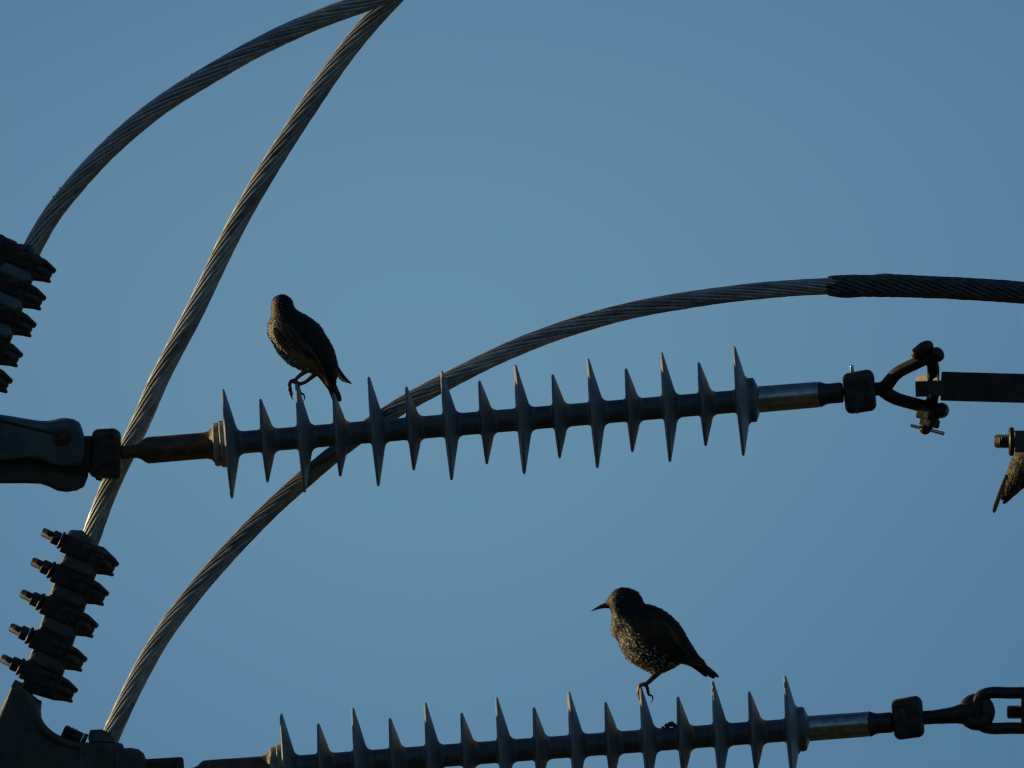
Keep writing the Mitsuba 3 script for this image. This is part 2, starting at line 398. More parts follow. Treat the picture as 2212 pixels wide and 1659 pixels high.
def cable(label, pts, radius, n_strand=13, pitch=540.0, bulge=0.05, taper=None, samples=260, s_cut=None):
    key = thing('jumper_cable', label, 'cable', 'stranded metal jumper cables looping between clamps')
    path = spline(pts, samples)
    path[:, :2] += np.array([[a * math.sin(i / 17 + ph) + .5 * a * math.sin(i / 7 + 2 * ph) for a, ph in ((.7, len(label)), (.6, len(label) * 2.1))] for i in range(samples)])
    t = unit(np.gradient(path, axis=0))
    N = unit(np.cross([0, 0, 1.0], t))       # plan y is down: this is the right hand side when going up
    N = np.where((N[:, :1] * 1.0 + 0 * N) > 0, N, N)
    B = np.array([0, 0, 1.0]) + 0 * t
    s = np.concatenate([[0], np.cumsum(np.linalg.norm(np.diff(path, axis=0), axis=1))])
    scale = np.interp(np.linspace(0, 1, samples), [0, 1], taper) if taper else np.ones(samples)
    rs = radius * math.sin(math.pi / n_strand) / (1 + math.sin(math.pi / n_strand))
    R = radius - rs
    add(key, 'core', tube(path, (R - rs * 0.3) * scale, 16), 'black_iron', True)
    for k in range(n_strand):
        phi = 2 * np.pi * k / n_strand - 2 * np.pi * s / pitch
        w = 1 + bulge * math.sin(2 * np.pi * k / n_strand) + rng.normal(0, 0.012) + 0.012 * np.sin(s / 90 + k)
        p = path + (R * scale * w)[:, None] * (np.cos(phi)[:, None] * N + np.sin(phi)[:, None] * B)
        add(key, 'strand', tube(p, rs * 1.1 * scale, 8), ('strand_alloy', 'strand_dull', 'strand_clean')[rng.choice(3, p=(.5, .3, .2))], True)
    return key, path, N, R, rs


c1, path1, *_ = cable('dark cable curving from the upper left clamp out of the top edge',
                      [(46, 580, -22), (68, 537, -20), (105, 472, -12), (150, 414, 0), (250, 310, 14), (350, 227, 20), (425, 177, 20), (553, 104, 10), (698, 39, 0), (776, 10, -6), (850, -20, -8), (950, -60, -10), (1150, -130, -20)], 20.5, bulge=0.075)
c2, path2, *_ = cable('steep sunlit cable rising from the lower left clamp to the top edge',
                      [(168, 1230, -60), (195, 1162, -60), (234, 1056, -60), (306, 904, -70), (338, 829, -74), (422, 665, -80), (482, 540, -84), (549, 415, -88), (637, 270, -92), (703, 170, -94), (772, 78, -96), (843, 0, -98), (960, -125, -100)], 20.8, bulge=0.035)
c3, path3, N3, R3, rs3 = cable('long arching cable passing behind the upper insulator to the right edge',
                               [(205, 1665, -40), (237, 1592, -44), (282, 1494, -50), (321, 1420, -56), (390, 1318, -64), (450, 1244, -72), (560, 1122, -86), (698, 1000, -100), (888, 864, -116), (953, 829, -120), (1106, 754, -130),
                                (1231, 707, -136), (1356, 672, -140), (1481, 648, -144), (1659, 626, -148), (1790, 619, -150), (1934, 617, -150), (2212, 631, -150), (2420, 652, -150)], 20.2, taper=(1.0, 0.84), bulge=0.04, samples=300)

# armour rods wrapped round the right hand end of the long cable
sel = path3[path3[:, 0] > 1700]
sel = spline(sel[::4], 160)
t3 = unit(np.gradient(sel, axis=0))
n3 = unit(np.cross([0, 0, 1.0], t3))
s3 = np.concatenate([[0], np.cumsum(np.linalg.norm(np.diff(sel, axis=0), axis=1))])
starts = rng.permutation(np.linspace(1785, 1812, 13))
for k in range(13):
    phi = 2 * np.pi * k / 13 - 2 * np.pi * s3 / 330
    x0 = starts[k] + (72 if k in (3, 4) else 0)
    on = sel[:, 0] > x0
    lift = 19.6 + 1.6 * np.exp(-((sel[:, 0] - 1890) / 70) ** 2) * (k in (2, 3, 4, 5)) * 1.6 + rng.normal(0, .3)
    p = sel + lift[:, None] * (np.cos(phi)[:, None] * n3 + np.sin(phi)[:, None] * np.array([0, 0, 1.0]))
    add(c3, 'armour_rod', tube(p[on], 4.9, 8), 'armour_alloy', 50)

# small burrs and grit on the cables
brr = []
for pth_, where in ((path1, ((400, 168), (415, 160), (235, 296), (120, 428), (130, 408))), (path2, ((675, 176), (590, 318), (560, 352), (352, 770)))):
    for x, y in where:
        i = np.argmin(np.hypot(pth_[:, 0] - x, pth_[:, 1] - y))
        side = unit(np.array([x, y, 0]) - np.array([*pth_[i, :2], 0]))
        o = pth_[i] + side * 19.5 + np.array([0, 0, 5])
        brr.append((c1 if pth_ is path1 else c2, hull((*o, 1.8), (*(o + side * 2.6 + rng.normal(0, .8, 3)), 1.0))))
for key, m in brr:
    add(key, 'burr', m, 'pale_collar', 50)

# ------------------------------------------------------------------ bolted strain clamps
E1 = unit(np.array([math.cos(math.radians(25)), math.sin(math.radians(25)), 0]))
E2 = np.array([-E1[1], E1[0], 0])
EZ = np.array([0, 0, 1.0])


def at(o, a, b, z=0):
    return np.asarray(o, float) + a * E1 + b * E2 + z * EZ


def ball(o, a, b, z, r):
    return (*at(o, a, b, z), r)


def clamp_unit(key, o, studs=True, lobe=True, k=1.0):
    """One keeper with its U bolt. o: outer end of the stud."""
    if studs:
        for z in (16, -20):
            q = at(o, rng.normal(0, 1.0), 0, z)
            u = add(key, 'stud', thread(q, E1, 9.8, 34, 3.2), 'black_iron', 20)
            add(key, 'nut', hexagon(q + E1 * (25 + rng.normal(0, .6)), unit(E1), 17.0, 17), 'dark_iron', False)
            add(key, 'washer', lathe(round_profile([(0, 4), (0, 19.5), (5, 19.8), (8, 15), (8, 4)], 1.2), q + E1 * 43, E1, 32), 'dark_iron', 30)
    add(key, 'keeper', [hull(ball(o, 56, -13, 24, 6), ball(o, 56, 17, 24, 6), ball(o, 56, -13, -24, 6), ball(o, 56, 17, -24, 6),
                             ball(o, 112, -13, 27, 8), ball(o, 112, 13, 27, 8), ball(o, 112, -13, -27, 8), ball(o, 112, 13, -27, 8))], 'black_iron', 40)
    if lobe:
        add(key, 'u_bolt', [hull(ball(o, 104, -9, 24, 13), ball(o, 104, -9, -24, 13), ball(o, 152, -12, 14, 7), ball(o, 177, -6, 6, 4.2), ball(o, 150, -10, -14, 6), ball(o, 176, -2, -6, 4.2)),
                            hull(ball(o, 108, 8, 22, 12), ball(o, 108, 8, -22, 12), ball(o, 152, 6, 16, 10), ball(o, 169, 8, 4, 8), ball(o, 150, 8, -16, 9)),
                            hull(ball(o, 110, 20, 16, 9), ball(o, 110, 18, -16, 9), ball(o, 152, 20, 6, 6), ball(o, 177, 20.5, 2, 4), ball(o, 160, 24, 0, 4)),
                            hull(ball(o, 138, -10, 12, 9), ball(o, 138, 26, 12, 10), ball(o, 138, -10, -14, 9), ball(o, 138, 26, -14, 10), ball(o, 168, -4, 4, 8), ball(o, 168, 17, 4, 8.5))], 'dark_iron', 45)


def clamp_column(key, pts, w0, w1, bsdf='cast_alloy'):
    """The groove bar that the keepers press on."""
    p = spline(pts, 30)
    t = unit(np.gradient(p, axis=0))
    n = np.stack([-t[:, 1], t[:, 0]], 1)
    poly = np.vstack([p[:, :2] + n * w0, (p[:, :2] - n * w1)[::-1]])
    add(key, 'body', plate(poly, -34, 30, 9, 6), bsdf, 40)


# lower left clamp, holding the steep cable
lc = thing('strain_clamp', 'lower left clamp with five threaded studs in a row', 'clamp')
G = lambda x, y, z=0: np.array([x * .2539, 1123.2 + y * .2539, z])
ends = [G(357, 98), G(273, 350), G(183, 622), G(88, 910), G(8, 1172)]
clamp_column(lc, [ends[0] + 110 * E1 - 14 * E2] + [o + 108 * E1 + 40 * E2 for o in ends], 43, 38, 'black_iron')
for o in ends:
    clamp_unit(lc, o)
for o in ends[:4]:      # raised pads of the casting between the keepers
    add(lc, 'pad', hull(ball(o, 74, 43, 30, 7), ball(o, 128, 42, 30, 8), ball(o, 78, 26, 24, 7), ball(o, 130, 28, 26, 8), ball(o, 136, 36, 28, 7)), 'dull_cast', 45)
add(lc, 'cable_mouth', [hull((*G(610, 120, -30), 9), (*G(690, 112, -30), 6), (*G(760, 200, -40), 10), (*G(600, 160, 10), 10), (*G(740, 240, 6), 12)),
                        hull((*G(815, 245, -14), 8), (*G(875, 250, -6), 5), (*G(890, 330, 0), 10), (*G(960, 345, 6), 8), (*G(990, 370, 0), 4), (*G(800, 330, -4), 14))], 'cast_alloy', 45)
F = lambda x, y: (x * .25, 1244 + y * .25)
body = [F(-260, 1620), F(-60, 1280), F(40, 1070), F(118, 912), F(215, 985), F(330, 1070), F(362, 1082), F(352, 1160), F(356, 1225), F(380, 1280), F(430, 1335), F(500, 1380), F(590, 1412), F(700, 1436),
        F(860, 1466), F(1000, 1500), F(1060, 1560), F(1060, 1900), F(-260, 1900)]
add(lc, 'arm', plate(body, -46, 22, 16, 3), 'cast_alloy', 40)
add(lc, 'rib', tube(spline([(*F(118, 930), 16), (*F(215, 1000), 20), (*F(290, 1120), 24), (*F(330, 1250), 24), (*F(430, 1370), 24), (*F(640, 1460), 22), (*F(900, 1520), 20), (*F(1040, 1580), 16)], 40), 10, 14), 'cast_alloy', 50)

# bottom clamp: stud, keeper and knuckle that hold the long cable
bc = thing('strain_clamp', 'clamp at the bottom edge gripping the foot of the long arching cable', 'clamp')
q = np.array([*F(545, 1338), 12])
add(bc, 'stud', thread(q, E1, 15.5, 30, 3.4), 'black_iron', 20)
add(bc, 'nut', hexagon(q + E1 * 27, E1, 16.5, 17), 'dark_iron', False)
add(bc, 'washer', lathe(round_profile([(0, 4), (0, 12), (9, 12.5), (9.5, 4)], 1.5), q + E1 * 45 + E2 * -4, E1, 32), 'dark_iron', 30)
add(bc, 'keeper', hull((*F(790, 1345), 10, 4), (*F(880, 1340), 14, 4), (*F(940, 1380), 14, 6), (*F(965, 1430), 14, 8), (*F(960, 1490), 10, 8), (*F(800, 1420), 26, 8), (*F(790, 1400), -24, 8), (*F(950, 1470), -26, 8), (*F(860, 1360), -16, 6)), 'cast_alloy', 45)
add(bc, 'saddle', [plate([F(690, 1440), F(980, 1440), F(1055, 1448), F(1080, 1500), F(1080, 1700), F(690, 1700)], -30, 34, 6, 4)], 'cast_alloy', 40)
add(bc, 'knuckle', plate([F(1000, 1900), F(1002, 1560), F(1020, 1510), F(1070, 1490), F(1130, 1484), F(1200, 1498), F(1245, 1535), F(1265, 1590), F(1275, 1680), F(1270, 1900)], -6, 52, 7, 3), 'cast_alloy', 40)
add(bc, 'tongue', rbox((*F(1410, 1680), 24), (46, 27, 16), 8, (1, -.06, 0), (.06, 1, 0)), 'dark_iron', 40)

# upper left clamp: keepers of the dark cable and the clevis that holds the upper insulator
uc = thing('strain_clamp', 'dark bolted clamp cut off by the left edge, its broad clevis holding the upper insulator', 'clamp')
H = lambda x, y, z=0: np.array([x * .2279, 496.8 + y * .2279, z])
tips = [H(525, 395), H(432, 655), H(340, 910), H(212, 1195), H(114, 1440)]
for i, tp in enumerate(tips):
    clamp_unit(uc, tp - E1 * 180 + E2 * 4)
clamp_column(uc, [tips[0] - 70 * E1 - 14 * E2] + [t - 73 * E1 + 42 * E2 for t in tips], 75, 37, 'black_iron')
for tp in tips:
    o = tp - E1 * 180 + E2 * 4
    add(uc, 'pad', hull(ball(o, 74, 43, 30, 7), ball(o, 128, 42, 30, 8), ball(o, 78, 26, 24, 7), ball(o, 130, 28, 26, 8), ball(o, 136, 36, 28, 7)), 'skylit_alloy', 45)
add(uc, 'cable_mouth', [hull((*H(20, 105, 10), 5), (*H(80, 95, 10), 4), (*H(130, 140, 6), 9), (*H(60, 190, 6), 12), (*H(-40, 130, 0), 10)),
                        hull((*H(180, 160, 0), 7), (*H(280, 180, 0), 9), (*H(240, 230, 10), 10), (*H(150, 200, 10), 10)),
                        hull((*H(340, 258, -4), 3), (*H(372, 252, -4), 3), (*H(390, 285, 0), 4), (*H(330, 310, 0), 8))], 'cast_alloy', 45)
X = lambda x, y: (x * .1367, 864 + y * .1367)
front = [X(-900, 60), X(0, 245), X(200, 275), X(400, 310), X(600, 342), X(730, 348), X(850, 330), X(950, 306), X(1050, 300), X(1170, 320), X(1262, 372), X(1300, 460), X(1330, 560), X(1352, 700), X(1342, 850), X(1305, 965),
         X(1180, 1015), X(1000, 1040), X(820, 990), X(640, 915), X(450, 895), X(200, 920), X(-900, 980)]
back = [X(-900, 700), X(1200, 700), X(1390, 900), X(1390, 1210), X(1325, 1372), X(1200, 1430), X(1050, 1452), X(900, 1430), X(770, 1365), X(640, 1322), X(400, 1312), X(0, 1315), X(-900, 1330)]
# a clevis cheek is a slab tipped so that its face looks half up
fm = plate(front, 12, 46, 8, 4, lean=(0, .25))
add(uc, 'clevis_cheek', fm, 'skylit_alloy', 40)
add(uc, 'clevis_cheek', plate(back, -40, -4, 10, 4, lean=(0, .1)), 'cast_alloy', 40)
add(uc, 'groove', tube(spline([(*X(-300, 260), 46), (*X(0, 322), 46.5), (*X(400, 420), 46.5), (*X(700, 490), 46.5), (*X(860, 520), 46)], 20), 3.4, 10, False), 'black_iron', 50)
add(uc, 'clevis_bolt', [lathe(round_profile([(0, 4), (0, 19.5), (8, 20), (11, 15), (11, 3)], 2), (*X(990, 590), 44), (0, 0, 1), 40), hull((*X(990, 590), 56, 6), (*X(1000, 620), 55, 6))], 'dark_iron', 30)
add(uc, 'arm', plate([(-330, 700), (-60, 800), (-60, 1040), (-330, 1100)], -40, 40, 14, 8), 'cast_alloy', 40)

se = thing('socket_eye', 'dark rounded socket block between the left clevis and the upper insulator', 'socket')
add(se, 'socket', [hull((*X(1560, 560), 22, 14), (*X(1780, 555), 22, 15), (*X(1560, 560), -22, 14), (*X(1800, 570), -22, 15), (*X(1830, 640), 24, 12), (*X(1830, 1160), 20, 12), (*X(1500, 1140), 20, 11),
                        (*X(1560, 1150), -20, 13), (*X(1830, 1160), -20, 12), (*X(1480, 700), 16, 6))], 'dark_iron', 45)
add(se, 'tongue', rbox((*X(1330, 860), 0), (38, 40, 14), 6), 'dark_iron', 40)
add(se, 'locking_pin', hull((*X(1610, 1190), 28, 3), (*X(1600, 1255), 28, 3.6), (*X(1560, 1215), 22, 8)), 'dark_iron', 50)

# ------------------------------------------------------------------ starlings
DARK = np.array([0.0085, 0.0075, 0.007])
CREAM = np.array([0.52, 0.44, 0.32])
BUFF = np.array([0.33, 0.185, 0.075])


def loft(pairs, depth, conv, z, n=90, k=56, tilt=0.0):
    """A body through pairs of outline points: each section is an oval as deep as given. Returns the mesh and its spine."""
    P = np.array([[*conv(*a), *conv(*b)] for a, b in pairs])
    sc = conv(1, 0)[0] - conv(0, 0)[0]
    D = np.array(depth, float) * sc
    u = np.arange(len(P), dtype=float)
    w = np.linspace(0, u[-1], n)
    P, D = PchipInterpolator(u, P)(w), PchipInterpolator(u, D)(w)
    c = np.column_stack([(P[:, :2] + P[:, 2:]) / 2, np.full(n, z)])
    h = np.column_stack([(P[:, :2] - P[:, 2:]) / 2, np.zeros(n)])
    h[:, 2] = -tilt * np.linalg.norm(h[:, :2], axis=1)     # turned a little away on the first outline's side
    g = np.arange(k) * 2 * np.pi / k
    ca, sa = np.cos(g), np.sin(g)
    v = c[:, None] + ca[None, :, None] * h[:, None] + (D[:, None] * sa[None])[:, :, None] * np.array([0, 0, 1.0])
    v, f = cap(v.reshape(-1, 3), grid_faces(n, k), n, k)
    m = trimesh.Trimesh(v, f, process=False)
    trimesh.smoothing.filter_taubin(m, iterations=6)
    return m, c


def outward(m):
    """A fresh mesh whose triangles face outwards."""
    f = m.faces if trimesh.Trimesh(m.vertices, m.faces, process=False).volume > 0 else m.faces[:, ::-1]
    return trimesh.Trimesh(np.array(m.vertices), np.array(f), process=False)


class Flakes:
    """Collects feather blades with colours per vertex."""
    T = np.array([0, .3, .6, .82, .94, 1.0])
    W = np.array([.45, .9, 1.0, .82, .5, .08])

    def __init__(self):
        self.v, self.f, self.c, self.n = [], [], [], 0

    def blade(self, path, normal, width, mid, edge, tip=None, tip_from=.78, widths=None, spread=.12):
        """path: (m, 3) along the shaft; three columns: edge, shaft, edge."""
        m = len(path)
        t = np.linspace(0, 1, m)
        w = width * np.interp(t, self.T, self.W if widths is None else widths)
        d = unit(np.gradient(path, axis=0))
        side = unit(np.cross(d, normal))
        up = unit(np.cross(side, d))
        rows = np.stack([path - side * w[:, None] - up * (w * .18)[:, None], path + up * (0.05 * w)[:, None], path + side * w[:, None] - up * (w * .18)[:, None]], 1)
        col = np.stack([np.tile(edge, (m, 1)), np.tile(mid, (m, 1)), np.tile(edge, (m, 1))], 1)
        if tip is not None:
            a = np.clip((t - tip_from) / .06, 0, 1)[:, None, None]
            drop = np.array([spread, 1.0, spread])[None, :, None]
            a = a * drop
            col = col * (1 - a) + a * tip
        i = np.arange(m - 1)
        q = []
        for j in (0, 1):
            a = i * 3 + j
            q += [np.stack([a, a + 1, a + 4], 1), np.stack([a, a + 4, a + 3], 1)]
        self.v.append(rows.reshape(-1, 3))
        self.c.append(col.reshape(-1, 3))
        self.f.append(np.vstack(q) + self.n)
        self.n += m * 3

    def mesh(self):
        return trimesh.Trimesh(np.vstack(self.v), np.vstack(self.f), process=False), np.vstack(self.c)

    def put(self, key, name, label=None, kind=None):
        m, c = self.mesh()
        return add(key, name, m, 'plumage', True, color=c, label=label, kind=kind)


def feather_coat(key, m, spine, size, paint, count, lift=.16, keep=None):
    """Body feathers: small blades that lie tailwards over the whole body."""
    pts, fi = trimesh.sample.sample_surface_even(m, count, seed=11)
    nrm = m.face_normals[fi]
    tree = cKDTree(spine)
    tan = unit(np.gradient(spine, axis=0))
    _, near = tree.query(pts)
    fl = Flakes()
    frac = near / (len(spine) - 1)
    for p, n, i, u in zip(pts, nrm, near, frac):
        if u > .95 or (keep is not None and not keep(p, u)):
            continue
        d = tan[i] - n * (tan[i] @ n)
        if np.linalg.norm(d) < .15:
            continue
        d = unit(unit(d) + rng.normal(0, .10, 3))
        L, w = size(p, u)
        L *= rng.uniform(.8, 1.2)
        t = np.linspace(0, 1, 6)[:, None]
        lf = (lift(p, u) if callable(lift) else lift) * rng.uniform(.5, 1.6)
        path = p + n * .15 + d * (t * L) + n * (lf * L * t ** 1.6 - .12 * L * t ** 4)
        mid, edge, tip, tf = paint(p, n, u)
        fl.blade(path, n, w, mid, edge, tip, tf)
    fl.put(key, 'feathers', kind='stuff')


def surface_z(m, side):
    """Depth of the body's near or far surface at a plan point."""
    n = len(m.vertices)
    tr = m.vertices
    cz = np.median(tr[:, 2])
    ok = (tr[:, 2] - cz) * side >= -1
    tree = cKDTree(tr[ok][:, :2])
    zz = tr[ok][:, 2]

    def f(x, y):
        d, i = tree.query([x, y], k=6)
        w = 1 / (d + 1)
        return float((zz[i] * w).sum() / w.sum())
    return f


def wing(key, m, conv, outer, inner, side, off, blades, edge, edge_strength, name='wing', widths=None, coverts=14, label=None):
    """A folded wing: long flight feathers staggered from the shoulder to the tip, with coverts over them."""
    z = surface_z(m, side)
    E = spline([conv(*q) for q in outer], 60)
    I = spline([conv(*q) for q in inner], 60)
    fl = Flakes()
    sc = conv(1, 0)[0] - conv(0, 0)[0]

    def make(a, t0, t1, w, rise, ed, n=14):
        t = np.linspace(t0, t1, n)
        idx = np.clip(t * 59, 0, 59)
        ex = np.stack([np.interp(idx, np.arange(60), E[:, q]) for q in (0, 1)], 1)
        ix = np.stack([np.interp(idx, np.arange(60), I[:, q]) for q in (0, 1)], 1)
        p = ex * (1 - a) + ix * a
        zz = np.array([z(*q) for q in p])
        zz = np.convolve(np.pad(zz, 2, mode='edge'), np.ones(5) / 5, 'valid')
        path = np.column_stack([p, zz + side * (off + rise)])
        c2 = m.vertices.mean(0)
        nn = unit(np.column_stack([(p - c2[:2]) * .35, np.full(n, side * 60.0)]))
        fl.blade(path, nn, w, DARK * rng.uniform(.8, 1.3), DARK * (1 - edge_strength) + ed * edge_strength * rng.uniform(.5, 1.1), None)
    for k in range(blades):
        a = k / (blades - 1)
        make(a * .92, .04 + .20 * a, 1.0 - .42 * a * rng.uniform(.85, 1.05), 9 * 1.0, 1.2 + 2.6 * a, edge)
    for k in range(coverts):
        a = rng.uniform(0, 1)
        t0 = rng.uniform(0, .28)
        make(a, t0, t0 + rng.uniform(.14, .24), 5.2, 4.4 + a, edge, 8)
    fl.put(key, name, label=label)


def toe(key, pts, r0, r1, claw_pts):
    p = spline(pts, 14)
    bump = 1 + .16 * np.sin(np.linspace(0, 3.2 * 2 * np.pi, 14))
    t = add(key, 'toe', tube(p, np.linspace(r0, r1, 14) * bump, 10), 'leg_skin', True)
    add(t, 'claw', tube(spline(claw_pts, 10), np.linspace(r1 * .85, .35, 10), 8), 'claw', True)


def leg(key, conv, path, radii, z):
    p = spline([(*conv(x, y), z + dz) for x, y, dz in path], 20)
    return add(key, 'leg', tube(p, np.interp(np.linspace(0, 1, 20), np.linspace(0, 1, len(radii)), radii), 14), 'leg_skin', True)


def colour(m, fn):
    return np.array([fn(p) for p in m.vertices])


# --- the starling in profile on the lower insulator
b2 = thing('starling', 'starling in profile facing left with pointed bill, above the lower insulator', 'bird', 'starlings perched on the line hardware')
C2 = lambda x, y: (1258.3 + x * .16929, 1247.5 + y * .16929)
Z2 = 30
pairs = [((286, 318), (325, 378)), ((330, 256), (350, 398)), ((372, 196), (366, 440)), ((425, 148), (376, 500)), ((500, 124), (372, 560)), ((600, 136), (366, 620)), ((700, 186), (372, 690)), ((756, 258), (416, 760)),
         ((796, 328), (458, 830)), ((870, 346), (498, 915)), ((960, 382), (548, 995)), ((1060, 438), (618, 1066)), ((1160, 518), (710, 1122)), ((1240, 608), (804, 1178)), ((1298, 695), (892, 1218)), ((1348, 785), (1000, 1206)),
         ((1406, 880), (1120, 1160)), ((1476, 984), (1250, 1095)), ((1540, 1054), (1370, 1130)), ((1585, 1104), (1450, 1172))]
deps = [24, 68, 108, 132, 148, 162, 180, 205, 232, 254, 272, 284, 284, 268, 242, 202, 158, 106, 70, 44]
m2, sp2 = loft(pairs, deps, C2, Z2)
m2 = outward(m2)
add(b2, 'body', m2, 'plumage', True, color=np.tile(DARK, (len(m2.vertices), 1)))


def size2(p, u):
    return (5.5, 1.6) if u < .22 else (9.5, 2.3) if u < .42 else (11.5, 2.9)


def paint_for(conv, breast_dir, wing_test, more=0):
    bd = unit(np.array(breast_dir))

    def paint(p, n, u):
        front = n @ bd
        mid = DARK * rng.uniform(.7, 1.5)
        edge = mid * 1.3
        if wing_test(p):
            return mid, mid * 1.6, (BUFF * rng.uniform(.3, .7) if rng.random() < .3 else None), .84
        if u < .24:
            on = rng.random() < (.75 if front > -.1 else .22)
            return mid, edge, (CREAM * rng.uniform(.4, .85) if on else None), .66
        if front > .15:
            on = rng.random() < .52 + more
            return mid, edge, (CREAM * rng.uniform(.7, 1.25) if on else None), .72
        if front > -.35:
            return mid, edge, (CREAM * rng.uniform(.25, .6) if rng.random() < .22 else None), .82
        return mid, edge, (BUFF * rng.uniform(.3, .6) if rng.random() < .28 else None), .84
    return paint


side_line = lambda p: (p[0] - C2(700, 0)[0]) * .62 - (p[1] - C2(0, 640)[1]) * .78 > 0
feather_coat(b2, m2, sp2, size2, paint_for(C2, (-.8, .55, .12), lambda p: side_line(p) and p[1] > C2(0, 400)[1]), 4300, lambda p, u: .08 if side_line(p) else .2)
for sd in (1, -1):
    wing(b2, m2, C2, [(640, 470), (650, 600), (740, 730), (900, 860), (1100, 980), (1300, 1060), (1500, 1090), (1600, 1150)], [(760, 420), (860, 440), (1000, 520), (1130, 640), (1240, 780), (1360, 920), (1470, 1020), (1570, 1110)],
         sd, 2.0, 10, BUFF, .26)
fl_specs = [((1400, 1010), (1500, 1080), (1640, 1190), (1742, 1272), 4.6, 3), ((1380, 1040), (1480, 1090), (1600, 1190), (1722, 1262), 4.4, 6), ((1360, 1080), (1460, 1130), (1580, 1210), (1690, 1284), 4.4, 0), ((1340, 1090), (1430, 1140), (1500, 1190), (1592, 1264), 4.2, -5),
            ((1400, 1010), (1500, 1075), (1640, 1185), (1735, 1262), 4.4, -3), ((1360, 1080), (1460, 1130), (1570, 1205), (1676, 1276), 4.4, -8)]
for a, b_, c, d, w, dz in fl_specs:
    fl = Flakes()
    p = spline([(*C2(*q), Z2 + dz) for q in (a, b_, c, d)], 16)
    fl.blade(p, np.array([.25, -.45, .8]), w, DARK, DARK * 2.2, None, widths=np.array([.7, 1, 1, 1, .8, .1]))
    fl.put(b2, 'tail_feather')
bk = spline([(*C2(340, 345), Z2), (*C2(250, 362), Z2), (*C2(170, 396), Z2), (*C2(103, 430), Z2)], 20)
add(b2, 'bill', [tube(bk, np.interp(np.linspace(0, 1, 20), [0, .35, .8, 1], [6.2, 4.2, 1.7, .5]), 14, flat=.8),
                 tube(spline([(*C2(345, 368), Z2), (*C2(250, 378), Z2), (*C2(120, 426), Z2)], 16), np.interp(np.linspace(0, 1, 16), [0, .5, 1], [4.2, 2.6, .5]), 12, flat=.8)], 'bill_horn', True)
for sd in (1, -1):
    zz = surface_z(m2, sd)(*C2(398, 288))
    add(b2, 'eye', trimesh.Trimesh(ICO * 2.7 + np.array([*C2(398, 288), zz - sd * .4]), trimesh.creation.icosphere(subdivisions=2).faces, process=False), 'eye_black', True)
for dz, dx in ((11, 0), (-13, 34)):
    leg(b2, C2, [(985 + dx, 1150, dz), (930 + dx, 1225, dz), (870 + dx * .8, 1290, dz), (808 + dx * .4, 1350, dz), (775 + dx * .2, 1368, dz)], [8, 5.4, 4.3, 4.1, 4.4], Z2)
    for j, (s0, s1) in enumerate(((-7, -12), (0, 0), (7, 11))):
        toe(b2, [(*C2(790 + dx * .3, 1366), Z2 + dz), (*C2(745, 1362 + 4 * j), Z2 + dz + s0), (*C2(712 + 5 * j, 1408), Z2 + dz + s1), (*C2(704 + 7 * j, 1465), Z2 + dz + s1), (*C2(724 + 3 * j, 1512), Z2 + dz + s1)], 3.8, 2.9,
            [(*C2(722 + 3 * j, 1505), Z2 + dz + s1), (*C2(722 + 2 * j, 1545), Z2 + dz + s1), (*C2(758, 1590), Z2 + dz + s1)])
    toe(b2, [(*C2(795 + dx * .3, 1364), Z2 + dz), (*C2(826, 1405), Z2 + dz), (*C2(836, 1455), Z2 + dz), (*C2(852, 1500), Z2 + dz)], 4.0, 3.0,
        [(*C2(850, 1498), Z2 + dz), (*C2(888, 1512), Z2 + dz), (*C2(893, 1556), Z2 + dz), (*C2(868, 1592), Z2 + dz)])

# --- the starling with its back turned on the upper insulator
b1 = thing('starling', 'starling with its back turned, perched on a shed of the upper insulator', 'bird', 'starlings perched on the line hardware')
C1 = lambda x, y: (540.04 + x * .16924, 604.85 + y * .16924)
Z1 = 0
pairs = [((440, 184), (388, 184)), ((500, 214), (314, 220)), ((543, 268), (280, 270)), ((560, 325), (274, 330)), ((588, 372), (272, 400)), ((640, 408), (262, 480)), ((732, 458), (236, 560)), ((822, 522), (229, 640)), ((900, 597), (246, 722)),
         ((952, 682), (284, 792)), ((1002, 762), (330, 876)), ((1042, 837), (384, 952)), ((1072, 902), (452, 1028)), ((1092, 972), (536, 1090)), ((1110, 1042), (644, 1140)), ((1118, 1110), (762, 1178)), ((1118, 1180), (872, 1200)),
         ((1108, 1250), (944, 1275)), ((1104, 1320), (990, 1350))]
deps = [26, 92, 124, 136, 150, 182, 218, 243, 258, 264, 264, 258, 244, 224, 194, 158, 118, 74, 44]
m1, sp1 = loft(pairs, deps, C1, Z1)
m1 = outward(m1)
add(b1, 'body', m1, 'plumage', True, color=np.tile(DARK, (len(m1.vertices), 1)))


def size1(p, u):
    return (5.5, 1.6) if u < .24 else (9.5, 2.4) if u < .45 else (11.5, 2.9)


